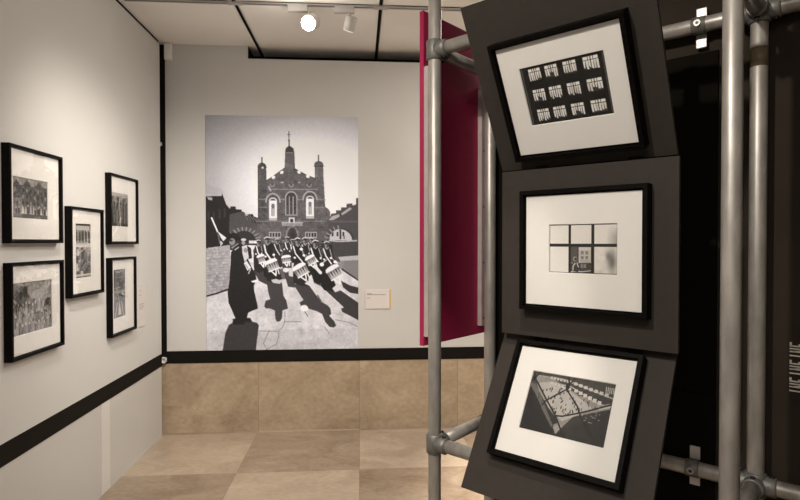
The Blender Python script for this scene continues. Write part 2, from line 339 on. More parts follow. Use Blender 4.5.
# ------------------------------------------------------------------ mural
def mural_image():
    c = Canvas(205, 115, 359, 351, 4)
    d = np.hypot((c.X-312)/1.35, c.Y-182)
    sky = np.interp(d, [0, 30, 45, 60, 72, 90, 105, 130], [246, 244, 226, 203, 180, 160, 146, 128]); c.a[:] = sky
    c.poly([(205, 182), (212, 187), (220, 188), (224, 192), (216, 195), (205, 193)], 150, .25); c.ell(349, 159, 8, 7, 236, 0, .35)
    # paved ground
    c.poly([(205, 244), (359, 244), (359, 352), (205, 352)], 201)
    c.poly([(205, 330), (359, 330), (359, 352), (205, 352)], 186, .7)
    g = (c.Y > 246).astype(float); c.noise(7, 5, g); c.noise(6, 1.4, g); c.noise(5, 14, g)
    # far houses, left
    D = 44
    c.poly([(205, 197.5), (206, 196), (221, 195.6), (221.4, 192.5), (225.5, 204), (229, 208.5), (230, 206), (235, 206), (235, 208.8), (240.8, 209.2), (241, 211), (244, 212), (245, 215), (247, 215.6), (247.5, 213.8), (252, 213.8), (253, 216), (257.5, 217.5), (257.5, 250), (205, 250)], D)
    c.poly([(206.5, 196.5), (212, 197.5), (211.5, 200), (208, 199.5)], 165)
    for x, y in ((207, 220), (212, 221), (218, 218), (223, 217)): c.rect(x, y-9, x+2, y, 68, .8)
    c.poly([(229, 214), (241, 211), (246, 218), (253, 222), (257, 223), (257, 232), (228, 232)], 82)
    for i in range(5): c.line([(243+3*i, 212.5+1.3*i), (247+3*i, 219+i)], 1, 122, .8)
    # main building
    W = 96
    c.poly([(257, 168), (265.6, 168), (265.8, 180), (270, 177.5), (274, 174), (279, 171), (284, 167.4), (284.6, 152), (285, 147.5), (288.8, 144.3), (293, 147.5), (294, 152), (294.6, 168), (300, 171), (306, 174.2), (314.4, 177.4), (314.4, 163.5), (323, 163.5), (323.4, 177), (325, 206), (328, 208), (330, 211), (331, 250), (252, 250), (257, 222)], W)
    c.ell(261.3, 166.6, 4.4, 4.6, 74); c.rect(257, 167, 265.6, 182, 82); c.rect(257, 182, 265.8, 224, 84); c.rect(258.5, 171, 263.8, 180, 98, .7)
    c.line([(261.4, 163), (261.4, 157)], 1.3, 62); c.ell(262, 167, 1.1, 1.1, 205)
    c.ell(318.6, 163.6, 4.6, 3.8, 96); c.rect(314.4, 164, 323, 176, 112); c.line([(318.4, 161), (318.4, 154)], 1.3, 80); c.line([(313.9, 165), (323.4, 165)], .9, 78)
    c.poly([(284.8, 152), (285, 147.5), (288.8, 144.3), (293.2, 147.5), (293.6, 152)], 70); c.line([(286, 151.8), (292.5, 151.8)], .9, 135)
    c.rect(285.5, 155, 293, 168, 104, .7); c.line([(288.6, 145), (288.5, 138.5)], 1.3, 72); c.line([(288.5, 137), (288.4, 130.5)], 1, 92); c.line([(287.4, 133.4), (289.5, 133.4)], .8, 92)
    c.line([(266, 180), (270, 177.5), (279, 171), (284, 167.4)], 1.1, 70); c.line([(294.6, 168), (300, 171), (306, 174.2), (314.4, 177.4)], 1.1, 70)
    for x, y, r in ((272.8, 176.6, -.6), (281.2, 171.6, -.6), (298.6, 171.2, .6), (307.4, 175.4, .6)): c.ell(x, y, 1.9, 1.5, 250, r)
    for y, xa, xb, v in ((188.4, 268, 317, 142), (198.8, 257, 325, 138), (206.8, 259, 266, 132), (206.8, 315, 325, 132), (220.8, 256, 324, 132)): c.line([(xa, y), (xb, y)], 1, v, .85)
    for x in (271.5, 290.5, 308.8): c.arc(x, 183.5, 2.2, 2.6, math.pi, 2*math.pi, .9, 150)
    c.line([(268, 186), (270, 190)], 1.6, 168); c.ell(298.8, 181.5, 1.4, .8, 150); c.ell(281.5, 181.7, 1.6, .9, 165)
    for cx, bot, base in ((272.2, 200, 201.4), (309.6, 198, 199)):
        c.ell(cx, base-1, 6.2, 7, 88); c.rect(cx-6.2, base-1, cx+6.2, base+.3, 88); c.arc(cx, base, 7, 8.4, 0, math.pi, 1.5, 164)
        c.rect(cx-4, bot, cx+4, bot+17.5, 222); c.arc(cx, bot+.5, 3.6, 3, 0, math.pi, 1.2, 205)
        c.rect(cx-1.6, bot+4, cx+1.6, bot+16, 178, .9); c.ell(cx, bot+5.5, 1.7, 2.6, 118); c.line([(cx-1, bot+8), (cx-1, bot+15)], .8, 120); c.line([(cx+1.2, bot+8), (cx+1.2, bot+15)], .8, 140)
        c.rect(cx-4, bot+17.5, cx+4, bot+20, 178)
    c.ell(290.6, 196.6, 5.2, 5.4, 74); c.rect(285.4, 196, 295.8, 214.4, 74); c.arc(290.6, 197.4, 5.8, 6.4, 0, math.pi, 1.3, 160)
    for x in (285, 288.7, 292.5, 296.2): c.line([(x, 196), (x, 214.5)], .9, 158)
    c.line([(285, 205.5), (296, 205.5)], .7, 130); c.line([(285, 214.5), (296, 214.5)], 1, 150)
    c.rect(288, 217, 294, 222, 196); c.rect(289.6, 218.6, 292.6, 224, 58)
    c.rect(281, 222.4, 302, 225.4, 158, .8); c.line([(281, 222.2), (302, 222.2)], .8, 190)
    c.ell(291.5, 236, 4.6, 8.5, 66); c.rect(286.9, 236, 296.1, 250, 66); c.arc(291.5, 236, 6, 10, 0, math.pi, 1.6, 128, .8)
    for xa in (268, 304.5):
        c.rect(xa, 231.5, xa+12, 238, 160)
        for i in range(4): c.rect(xa+.9+i*2.8, 232.4, xa+2.8+i*2.8, 236.6, 62)
    c.line([(252, 227), (330, 227)], .8, 88, .6)
    # brick mottling on the building only
    mk = ((c.Y > 160) & (c.Y < 250) & (c.X > 257) & (c.X < 330) & (c.a < 150)).astype(float); c.noise(8, .8, mk); c.noise(6, 3, mk)
    # side arch, left
    c.ell(244, 241, 15, 14, 92); c.rect(229, 228, 258, 250, 88, .5); c.ell(243, 242, 12, 11.5, 58)
    for i in range(10):
        a = .35+i*.265; c.line([(243+13*math.cos(a), 242-12*math.sin(a)), (243+17*math.cos(a), 242-15*math.sin(a))], 1.1, 150, .9)
    c.rect(248, 240.2, 256, 243.2, 205); c.rect(243, 245, 258, 262, 215)
    # far houses, right
    c.poly([(326, 250), (329, 220), (331, 213), (336, 212), (336, 209.5), (341, 209.5), (341.4, 206.6), (346.6, 206.6), (347, 203), (352.6, 202.4), (353, 204.6), (356.4, 203.6), (356.6, 197), (360, 197), (360, 262), (326, 262)], 82)
    c.poly([(329.4, 210), (336, 209.6), (336, 212.5), (331, 213)], 246)
    c.poly([(328.5, 219.5), (332, 215.5), (341, 213), (350, 206.5), (352.4, 208), (345, 213), (333, 219.6)], 168)
    c.ell(340.6, 214.4, 1.2, 1.6, 66); c.rect(330, 220, 358, 222, 100, .8)
    c.ell(341, 240, 13.5, 12.4, 66); c.poly([(329.6, 240), (329.6, 236), (332, 231.5), (336, 229.2), (341, 228.6), (346, 230.2), (350, 233.4), (352, 237), (352.4, 240)], 186)
    for x in (331.6, 336.4, 342.4): c.rect(x, 231.5, x+2, 236, 66)
    c.rect(339.4, 229, 341.4, 239, 66); c.rect(343.6, 235, 345, 239, 110)
    for i in range(5):
        a = 1.75+i*.28; c.line([(341+13*math.cos(a), 241-12*math.sin(a)), (341+17*math.cos(a), 241-16*math.sin(a))], 1.2, 150, .9)
    c.rect(329, 240.4, 357, 243, 82); c.line([(329, 240.2), (338, 241.2), (357, 240.4)], 1.4, 178)
    c.poly([(329, 242), (360, 241.5), (360, 256), (338, 257), (329, 254)], 76)
    c.poly([(338, 257), (360, 255.4), (360, 262), (341, 262)], 176); c.poly([(341, 261), (360, 260), (360, 280), (349, 274), (342, 270)], 128)
    c.line([(342, 269.5), (350, 275), (360, 281.5)], 1.6, 52)
    c.poly([(338, 262), (344, 261), (343, 268), (338, 270)], 140)
    # left wall of the forecourt
    c.poly([(205, 248), (216, 246.4), (229, 244.6), (229, 288), (216, 292), (205, 294.4)], 162)
    mk = ((c.X < 229) & (c.Y > 246) & (c.Y < 293)).astype(float); c.noise(11, 2.2, mk); c.noise(9, 1.0, mk)
    for i in range(14):
        y = 250+i*3.1; c.line([(206, y+.5), (214, y-.6+RNG.normal(0, .4)), (228, y-1.6)], .6, 128, .5)
    c.line([(205, 296), (215, 293.4), (228, 289)], 1.8, 45)
    # shadows thrown on the paving
    S = 74
    c.poly([(231, 319), (232, 322.5), (227.5, 325), (224, 333), (221, 352), (254.4, 352), (255.6, 341), (257.6, 326), (256, 323.4), (251, 322), (249, 318)], S-6)
    c.poly([(252, 270), (264, 270), (281, 283), (282.4, 296), (285.4, 301), (287, 309), (281.4, 311), (280.8, 319), (279, 322), (275.6, 322.4), (274, 319), (273.6, 311), (268, 308.6), (265, 309), (263, 306.6), (264.4, 301), (269, 299.4), (267, 292), (266, 285), (258, 281)], S)
    c.poly([(280, 262), (294, 270), (294, 288), (287, 287)], S); c.poly([(262, 270), (294, 268), (292, 278), (264, 282)], S, .8)
    c.poly([(292, 284), (308, 285), (320, 302), (327, 306), (330, 309), (331, 315), (329, 317), (334, 322.5), (336, 327), (333.5, 329), (329.4, 328.4), (324.6, 323), (321.6, 315), (316, 312), (308, 309.6), (305, 306), (300, 306.6), (298.6, 303), (302.6, 300.6), (299, 295)], S)
    c.poly([(313, 270), (322, 272), (321, 287), (313, 283)], S+10); c.poly([(321, 287), (339, 290), (359, 304), (359, 322), (350, 317), (342, 313), (341, 309.4), (344, 308.6), (338, 303)], S-6)
    c.poly([(341, 281), (350, 286), (359, 288.4), (359, 295), (350, 293.6), (343, 288)], S-10)
    for pts in (((258, 331.6), (277, 332), (281, 328.4), (283.6, 323.6)), ((277.4, 332), (277.6, 338), (275, 345), (264, 351)), ((283.6, 323), (284, 312)), ((335, 321), (350, 324), (358, 328.6)), ((324, 328), (329, 335)), ((283, 322.6), (300, 322.6)), ((268, 331), (262, 344), (266, 351))): c.line(pts, .7, 122, .85)
    # the row of drummers
    def drummer(x, y, s=1., lean=0., v=44):
        J = lambda a=.7: RNG.normal(0, a)*s
        c.poly([(x-5.0*s+J(), y+5.5*s), (x-2.6*s, y+3.2*s), (x+2.8*s, y+3.2*s), (x+5.8*s+J(), y+6*s), (x+(8+lean)*s+J(1), y+22*s), (x+(7+lean)*s, y+36*s+J(1.5)), (x+(1+lean)*s, y+38*s), (x-(5-lean)*s+J(1), y+35*s), (x-7*s+J(1), y+19*s)], v)
        c.ell(x-.3*s, y+1.2*s, 2.0*s, 2.7*s, 132); c.poly([(x-2.6*s, y-.4*s), (x-1.6*s, y-3*s), (x+1.8*s, y-3.1*s), (x+2.8*s, y-.2*s), (x, y+.4*s)], 60); c.line([(x-2.8*s, y-1.5*s), (x-.5*s, y-2.9*s), (x+2.2*s, y-2.1*s)], .9*s, 214)
        c.ell(x+.9*s, y+1.8*s, 1.2*s, 1.8*s, 78); c.line([(x-1.6*s, y+3.6*s), (x, y+5*s), (x+1.8*s, y+3.4*s)], .8*s, 190, .8)
        c.line([(x-3.6*s+J(), y+5*s), (x-1.6*s+J(), y+12*s), (x+4*s+J(), y+20*s)], (1.1+.5*RNG.random())*s, 222)
        if RNG.random() > .4: c.line([(x+3*s, y+5*s), (x+5.2*s+J(), y+13*s)], .9*s, 178, .9)
        c.line([(x+5.6*s, y+8*s), (x+6.6*s, y+17*s)], .7*s, 84, .8); c.line([(x-4.4*s, y+9*s), (x-5.4*s, y+18*s)], .7*s, 80, .8)
        c.ell(x+5*s+J(), y+14*s+J(), 1.3*s, 1.1*s, 226); c.ell(x-3.4*s+J(), y+15*s+J(), 1.2*s, 1*s, 214)
        c.line([(x+5*s, y+14*s), (x+8*s+J(), y+17*s+J())], .5*s, 205)
    def drum(x, y, r, hh, rot):
        ca, sa = math.cos(rot), math.sin(rot); T = lambda u, w: (x+u*ca-w*sa, y+u*sa+w*ca)
        c.poly([T(-r, -hh), T(r, -hh), T(r*.92, hh), T(-r*.92, hh)], 176)
        for i in range(-2, 3):
            q = i*r*.4; c.poly([T(q-r*.17, -hh*.55), T(q+r*.17, -hh*.55), T(q, hh*.62)], 70 if i % 2 else 104)
        c.line([T(-r, -hh*.78), T(r, -hh*.78)], 1.2, 236); c.line([T(-r*.92, hh*.86), T(r*.92, hh*.86)], 1.1, 230); xx, yy = T(0, -hh)
        c.ell(xx, yy, r, r*.34, 224, rot); c.line([T(-r*.5, hh), T(-r*.1, hh*2.1), T(r*.3, hh)], 1.3, 228); c.line([T(r*.6, hh), T(r*.5, hh*2)], 1.2, 215)
    c.poly([(252, 250), (256, 243), (330, 243), (333, 252), (330, 264), (254, 264)], 62, .75); mk = ((c.X > 252) & (c.X < 333) & (c.Y > 240) & (c.Y < 266)).astype(float); c.noise(22, 1.3, mk)
    drummer(257.6, 242, .82, 0, 50); drummer(286.5, 238.6, .74, 0, 58); drummer(276.4, 240.4, .72, -.5, 54); drummer(311, 239.6, .74, 1, 52); drummer(291.6, 241, .7, 0, 50)
    drummer(266.5, 239.6, 1.05, 1, 40); drummer(304.6, 240, 1.0, 1, 46); drummer(297, 240.6, 1.08, 2, 40); drummer(315, 243, 1.1, 2, 38); drummer(326.6, 244, 1.0, 2, 46)
    c.poly([(293, 262), (301, 262), (308, 278), (307, 287), (300, 286), (292.5, 283)], 50); c.poly([(312, 262), (324, 262), (336, 286), (333, 292), (324, 291), (321, 287), (321.6, 272)], 42)
    c.poly([(287, 262), (293, 263), (292, 277), (288, 276)], 200); c.ell(285, 270, 3, 2.4, 214)
    c.poly([(282, 256), (290, 254), (291, 268), (284, 268)], 70); drum(285.5, 259.5, 4.4, 3.2, -.15); drum(310.6, 260.6, 4.8, 4, -.5); c.line([(314, 266), (320, 273)], 3.2, 215)
    c.poly([(262, 262), (276, 262), (281, 279), (274, 283), (266, 281)], 48); drum(300.6, 271, 6.8, 5.4, -.52); drum(334.4, 273.4, 7, 6, -.52); drum(271.6, 265.6, 6, 5, -.38); drum(260.4, 259, 3.6, 4, -.3)
    c.poly([(304, 284), (307, 281), (314, 283.6), (311, 287)], 206); c.poly([(332, 289), (337, 284.6), (343, 290), (335, 293)], 206); c.poly([(270, 280), (275, 279), (281, 281), (279, 284), (272, 283)], 190)
    c.ell(303.4, 309, 3.8, 3.4, 234); c.line([(304, 312.4), (307, 317)], .8, 80); c.line([(317, 296), (320, 301), (321, 303)], 1.4, 100)
    c.ell(321.4, 264.6, 2.2, 2, 232); c.ell(300.6, 249, 1.6, 1.4, 236); c.line([(321, 264), (326, 260)], .8, 220); c.ell(335, 262, 1.7, 1.5, 236)
    # the figure in front in the long dark cloak
    c.poly([(230, 252), (233, 248), (238, 244), (243, 243), (246.5, 249), (247.4, 260), (251, 268), (254.4, 274), (255.4, 279), (252.6, 286), (253, 291), (256.4, 306), (256.6, 309), (251, 311), (247, 313), (245.6, 318.4), (249.4, 320), (249, 322.6), (244, 322), (243, 325), (233, 325), (231, 322.4), (232.4, 319), (234, 318.4), (231, 311), (227.4, 303), (226.4, 293), (228.4, 280), (229.6, 262)], 44)
    c.ell(232.5, 236.6, 6.2, 4, 42); c.poly([(225, 240), (228, 236.6), (240, 237.6), (240.4, 240.6), (233, 239.4)], 40); c.ell(231.2, 241.4, 3, 3.4, 138); c.ell(230, 240.2, 2, 1, 70)
    c.line([(231, 247.6), (237, 243.4)], .9, 160); c.line([(234, 249.6), (237.6, 247)], .9, 205)
    c.ell(242.6, 240.8, 3, 3.2, 60); c.ell(242.6, 239.4, 2.6, 1.3, 196); c.ell(242.4, 242.6, 1.8, 2, 150); c.poly([(241, 246), (246, 244.6), (248.4, 250), (247, 258), (243.6, 262), (241.4, 253)], 196); c.ell(244.6, 250, 2, 2.4, 140)
    c.poly([(246, 245), (250, 248), (251, 258), (248, 259)], 44)
    c.poly([(242.8, 263), (245.6, 260.6), (250, 267.6), (246.4, 270.6)], 214); c.line([(249.4, 269), (247.4, 273.4)], .9, 205); c.line([(244.6, 264), (247, 268.6)], .5, 90)
    c.poly([(249.6, 281.4), (256.6, 279.2), (256, 282), (252, 282.6)], 225)
    c.line([(211, 217.6), (214.6, 226), (217, 232)], 1.5, 226); c.poly([(217, 231), (225.6, 237.6), (222.4, 241), (219.6, 236.6)], 214); c.line([(217, 232), (219, 243)], 1, 120); c.poly([(219.4, 240), (222.4, 243), (219.6, 246)], 190)
    c.noise(2.5, 1.0)
    return c.out(2)
img = np.clip((mural_image()-128)*1.13+124, 8, 255)
o = print_mesh('wall_mural', img, -1.2342, -.0069, .6666, 2.5695, YB-.003, .003, ((.97, .94, 1.10), (.95, .995, 1.12)), gain=1.08)
tag(o, 'large black and white photo mural of drummers before a towered brick hall', 'mural')

# caption cards
t = thing('caption_sign', 'small white caption card with a yellow right edge beside the mural', 'caption card', Matrix.Translation((.052, YB, .996)))
b = B(); box(b, 0, .197, -.008, 0, 0, .158, 0)
for z, xa, xb, h in ((.121, .012, .052, .005), (.113, .012, .165, .005), (.087, .012, .040, .004)): box(b, xa, xb, -.0086, -.008, z, z+h, 1)
obj('card', b, [M['card'], M['ink']], t)
b = B(); box(b, .197, .208, -.008, 0, 0, .158); obj('edge_strip', b, M['yellow'], t)
t = thing('caption_sign', 'tall pale caption card on the left wall beside the lower right frame', 'caption card', basis((XL, 4.062, .942), (0, 1, 0), (0, 0, 1), (1, 0, 0)))
b = B(); box(b, 0, .118, -.006, 0, 0, .303, 0)
for z, xb in ((.255, .05), (.225, .045), (.16, .098), (.148, .09), (.136, .098), (.124, .07)): box(b, .012, xb, -.0064, -.006, z, z+.003, 1)
obj('card', b, [M['pinkcard'], M['ink']], t)

# ------------------------------------------------------------------ framed pictures
def framed(origin, right, up_, normal, W, Hh, mat_in, img, pr, label, group, depth=.036, border=.013, tint=((1, .95, .9), (1, .975, .93)), gain=.8, glass='glass'):
    """origin = lower left outer corner on the wall; pr = print window (x0,x1,z0,z1) in frame coordinates"""
    t = thing('framed_photograph', label, 'framed photograph', basis(origin, right, up_, normal), group)
    b = B(); bw = border
    ringframe(b, (0, W, 0, Hh), None, [(0, 0), (0, -depth+.001), (.001, -depth), (bw, -depth), (bw, -depth+.013), (bw+.006, -depth+.013), (bw+.006, 0)])
    obj('frame', b, M['frame'], t)
    b = B(); box(b, bw+.006, W-bw-.006, -.006, -.001, bw+.006, Hh-bw-.006); obj('backing_board', b, M['frame'], t)
    # mount with its bevelled window
    b = B(); o = (bw+.0062, W-bw-.0062, bw+.0062, Hh-bw-.0062); x0, x1, z0, z1 = pr; y0, y1 = -depth+.0165, -depth+.0135; e = .0015
    L = []
    for (xa, xb, za, zb), y in ((o, y0), (o, y1), ((x0-e, x1+e, z0-e, z1+e), y1), ((x0, x1, z0, z1), y0)):
        L.append([b.verts.new(p) for p in ((xa, y, za), (xb, y, za), (xb, y, zb), (xa, y, zb))])
    for a in range(4):
        p, q = L[a], L[(a+1) % 4]
        for k in range(4): b.faces.new((p[k], p[(k+1) % 4], q[(k+1) % 4], q[k]))
    obj('mount', b, M['mat'], t)
    print_mesh('print', img, x0-.004, x1+.004, z0-.004, z1+.004, y0+.0004, .001, tint, t, gain)
    b = B(); box(b, bw-.0005, W-bw+.0005, -depth+.0095, -depth+.0115, bw-.0005, Hh-bw+.0005); obj('glass', b, M[glass], t)
    return t

# --- pictures for the frames, painted on 0..w x 0..h canvases
def pic_windows():
    c = Canvas(0, 0, 100, 70, 7, 27); c.noise(3, 3); c.noise(2, 1)
    for x, v in ((2.2, 60), (3.6, 100), (4.6, 48), (8, 40)): c.line([(x, 0), (x, 70)], .8, v, .8)
    c.line([(97, 0), (97, 70)], 1.2, 78); c.line([(99, 0), (99, 70)], .8, 52)
    for r, y in enumerate((3.5, 27, 50)):
        for k, x in enumerate((11, 31, 52.5, 75)):
            w = 15 if k < 3 else 17; h = 14.4
            c.rect(x, y+1, x+w, y+h, 56)
            for q in range(3):
                hh = RNG.uniform(3.4, 5.2)
                c.rect(x+q*w/3+.4, y+1, x+(q+1)*w/3-.4, y+4.2, 214)
            for q in range(6):
                xa = x+q*w/6; hh = RNG.uniform(7.4, 10.2)
                if q in (2, 3) and (r+k) % 3 == 1: hh *= .6
                c.poly([(xa+.2, y+5), (xa+w/6-.2, y+5), (xa+w/6-.4+RNG.normal(0, .3), y+5+hh), (xa+.6, y+5+hh-RNG.uniform(0, 2))], RNG.uniform(196, 238))
                c.line([(xa+w/12, y+6), (xa+w/12+.3, y+4+hh)], .45, 140, .5)
            c.line([(x+w/2, y), (x+w/2, y+11)], 1.1, 44)
    return c.out(2)
def pic_panes():
    c = Canvas(0, 0, 84, 60, 7, 40)
    xs = ((2.2, 25.6), (28.6, 53), (56.4, 82)); ys = ((2.4, 24), (27.6, 57.6))
    for (xa, xb) in xs:
        for (ya, yb) in ys: c.rect(xa, ya, xb, yb, 217)
    g = np.clip((c.X-70)/16, 0, 1)*np.clip((c.Y-2)/14, 0, 1); m = ((c.X > 56.4) & (c.X < 82) & (c.Y > 2.4) & (c.Y < 24)); c.a = np.where(m, c.a-80*g, c.a)
    m = ((c.X > 56.4) & (c.X < 82) & (c.Y > 27.6) & (c.Y < 57.6)).astype(float)
    sm = np.exp(-((c.X-77)/5)**2-((c.Y-43)/12)**2)*105+np.exp(-((c.X-72)/3)**2-((c.Y-38)/5)**2)*50+18*np.clip((c.Y-48)/10, 0, 1); c.a -= sm*m; c.noise(7, 4, m)
    c.rect(28.6, 27.6, 53, 57.6, 66); c.rect(28.6, 27.6, 36.6, 45, 84); c.rect(38, 28, 52.6, 46, 182); c.rect(38, 28, 52.6, 31, 196)
    for x in (40.6, 46): 
        for y in (32.5, 38): c.rect(x, y, x+3.4, y+4, 126)
    c.rect(40, 43, 50, 44.6, 150); c.line([(28.6, 46.6), (53, 45.4)], .8, 150)
    c.rect(40.4, 47.6, 47, 52, 126); c.line([(43.6, 47.6), (43.6, 52)], .7, 70); c.line([(28.8, 56.8), (36, 56), (42, 56.4), (52, 55)], .9, 190)
    # seated child by the pane
    c.poly([(29.6, 56), (30.4, 48), (32.6, 44.6), (35.6, 46), (38, 52), (37.6, 56.6)], 60); c.poly([(30, 55), (30.6, 49.6), (33, 46), (35, 47), (32.4, 50), (31.6, 55.6)], 168); c.ell(33.6, 41.8, 2.4, 2.8, 150); c.ell(34.2, 42, 1.6, 1.9, 62); c.line([(36, 46.6), (37.6, 51)], 1, 200)
    c.noise(2, 1); return c.out(2)
def pic_yard():
    c = Canvas(0, 0, 100, 70, 7, 40)
    c.a += 22*(1-c.Y/70); c.poly([(4, 6), (22, 4), (40, 12), (62, 20), (96, 26), (98, 30), (54, 60), (30, 40), (14, 24)], 128)
    c.poly([(12, 14), (24, 11), (44, 14), (74, 28), (84, 36), (50, 52), (30, 40)], 158); c.poly([(2, 16), (8, 16), (40, 58), (36, 62), (4, 24)], 92)
    c.poly([(40, 57), (92, 24), (99, 22), (99, 26), (52, 62), (44, 66)], 128); c.poly([(40, 60), (48, 54), (52, 60), (46, 65)], 140)
    c.poly([(60, 44), (99, 28), (100, 70), (50, 70), (46, 64)], 44, .92); c.poly([(0, 20), (8, 26), (40, 62), (42, 70), (0, 70)], 34, .95)
    for i in range(110):
        x = RNG.uniform(12, 84); y = RNG.uniform(10, 46)
        if abs((y-28)/20)+abs((x-44)/42) < .95:
            l = RNG.uniform(1.2, 2.6); c.line([(x, y), (x+RNG.normal(0, .5), y+l)], RNG.uniform(.8, 1.5), RNG.uniform(40, 76))
    c.poly([(4, 1), (60, 1), (100, 4), (100, 12), (60, 7), (4, 5)], 60); c.line([(3, 6), (40, 5.6), (60, 9), (98, 17)], 1.6, 140); c.line([(24, 11), (50, 12), (80, 24), (96, 27)], 1.3, 150)
    for k in range(7): c.rect(24+4*k, 4.4+.15*k, 26.8+4*k, 7.4+.2*k, 168); c.rect(53+6*k, 6.6+1.0*k, 57+6*k, 9.8+1.1*k, 176)
    for k in range(6): c.rect(26+4.4*k, 10.4+.6*k, 29+4.4*k, 13+.7*k, 176); c.rect(55+5.6*k, 14+1.6*k, 59+5.6*k, 17.6+1.7*k, 182)
    c.poly([(84, 30), (97, 24), (97, 27), (88, 31)], 176); c.line([(84, 24), (86, 32)], 1, 160)
    for k in range(18): c.ell(RNG.uniform(62, 88), RNG.uniform(34, 50), .6, .5, 150)
    for k in range(5): c.line([(89+2*k, 6), (89.6+2*k, 12)], .8, 190)
    # the wire fence it is seen through
    for pts in (((62, 70), (54, 66), (40, 47)), ((74, 50), (86, 62)), ((0, 0), (6, 10), (26, 32), (40, 47), (54, 66)), ((44, 0), (48, 10), (46, 16), (26, 32), (22, 38)), ((46, 16), (62, 32), (68, 42), (74, 50)), ((40, 47), (48, 46), (68, 38), (99, 23)), ((2, 14), (6, 8), (12, 0)), ((48, 10), (54, 0)), ((0, 18), (8, 26), (20, 40))): c.line(pts, 1.8, 34)
    for x, y in ((46.6, 13), (5, 9)): c.ell(x, y, 2.4, 4, 30)
    c.ell(50, 38, 52, 40, 0, 0, 0); c.noise(4, 1.2); c.noise(3, 4); return c.out(2)
def pic_houses():
    c = Canvas(0, 0, 60, 40, 9, 150)
    c.poly([(0, 8), (4, 8), (6, 3), (10, 8), (17, 8), (24, 1), (31, 8), (37, 7.6), (44, 2), (52, 7), (60, 8), (60, 32), (0, 32)], 86); c.noise(12, 3); c.noise(10, 1.2)
    for x in (7, 24, 44): c.poly([(x-6, 9), (x, 3), (x+6, 9)], 70)
    for r in range(3):
        for k in range(9): c.rect(3+6.4*k, 11+6*r, 6+6.4*k, 14.4+6*r, 52 if (k+r) % 3 else 140)
    c.rect(0, 26, 60, 34, 104)
    for k in range(15):
        x = 2+4*k+RNG.normal(0, .8); h = RNG.uniform(5, 8)
        c.poly([(x-1.3, 36), (x-1, 36-h), (x+1, 36-h), (x+1.4, 36)], RNG.choice([40, 190, 215, 60])); c.ell(x, 35-h, .9, 1.1, 180)
    c.rect(0, 35, 60, 40, 92); c.noise(8, 1); return c.out(3)
def pic_crowd():
    c = Canvas(0, 0, 62, 46, 9, 134)
    c.poly([(14, 2), (62, 0), (62, 16), (34, 18)], 150); c.poly([(0, 0), (16, 4), (30, 16), (36, 24), (0, 30)], 96); c.noise(18, 2.6); c.noise(12, 1)
    c.line([(2, 14), (28, 34)], 2.4, 170); c.line([(4, 13), (30, 32)], 1, 60); c.ell(20, 9, 3.4, 5, 52); c.ell(13, 12, 3, 4, 56); c.ell(33, 18, 2, 2.6, 54)
    for r in range(3):
        for k in range(13):
            x = 2+4.8*k+RNG.normal(0, .8); y = 19+8.2*r+RNG.normal(0, 1)
            c.poly([(x-1.8, y+11), (x-1.6, y+2), (x+1.6, y+2), (x+2, y+11)], RNG.choice([58, 76, 148, 112])); c.ell(x, y+.4, 1.2, 1.5, RNG.choice([186, 160, 60])); c.line([(x, y+3), (x+1, y+9)], .6, 172)
    c.poly([(50, 18), (57, 17), (57, 24), (51, 24)], 52); c.noise(10, 1.4); return c.out(3)
def pic_figures(w, h, seed, dark):
    c = Canvas(0, 0, w, h, 9, 96 if dark else 118); R = np.random.default_rng(seed); c.noise(20, 4); c.noise(16, 1.6)
    for k in range(int(h/3.2)):
        y = 2+k*3.2; c.line([(0, y+R.normal(0, 1)), (w*.5, y+R.normal(0, 1.6)), (w, y+R.normal(0, 1))], R.uniform(.3, 1.1), R.choice([40, 60, 190, 170]), .75)
    for k in range(14):
        x = R.uniform(1, w-2); y = R.uniform(0, h*.8); l = R.uniform(h*.12, h*.3)
        c.poly([(x-1.4, y+l), (x-1, y+1.6), (x+1, y+1.6), (x+1.8, y+l)], R.choice([34, 48, 66, 180, 205])); c.ell(x, y+.8, 1, 1.2, R.choice([198, 50]))
    return c
def pic_march():       # several dark standing figures
    c = Canvas(0, 0, 40, 32, 10, 128); c.noise(18, 3); c.rect(0, 0, 40, 4, 172); c.rect(8, 3, 12, 14, 180)
    for k in range(6):
        x = 3+6.6*k; c.poly([(x-3, 32), (x-2.6, 11), (x, 8), (x+2.6, 11), (x+3.2, 32)], 38+8*(k % 2)); c.ell(x+.3, 6.4, 1.7, 2.2, 150 if k % 2 else 60); c.line([(x+1, 11), (x+.4+(k-3)*.4, 28)], 1.1, 196, .8)
    c.line([(20, 6), (22, 31)], 1.3, 205); c.poly([(12, 20), (16, 14), (17, 26), (12, 31)], 120); c.noise(10, 1); return c.out(2)
def pic_tall():
    c = pic_figures(22, 38, 5, False); c.rect(0, 0, 22, 3, 60); c.rect(2, 2, 20, 5, 188); c.rect(0, 14, 22, 16.4, 208)
    for k in range(5): c.rect(1+4.3*k, 6, 3.4+4.3*k, 13, 66); c.rect(3.6+4.3*k, 5, 4.4+4.3*k, 14, 180)
    c.rect(0, 35, 22, 36.4, 205); c.poly([(8, 20), (14, 18), (17, 33), (7, 33)], 60, .8); return c.out(3)
def pic_lane():
    c = pic_figures(18, 32, 9, True); c.poly([(0, 20), (18, 18), (18, 32), (0, 32)], 92, .8); c.poly([(7, 30), (9, 21), (12, 30)], 205); c.line([(3, 31), (6, 22)], .9, 200); c.line([(15, 31), (12, 22)], .9, 196); c.rect(0, 14, 18, 16, 160, .7); c.noise(10, 1); return c.out(3)

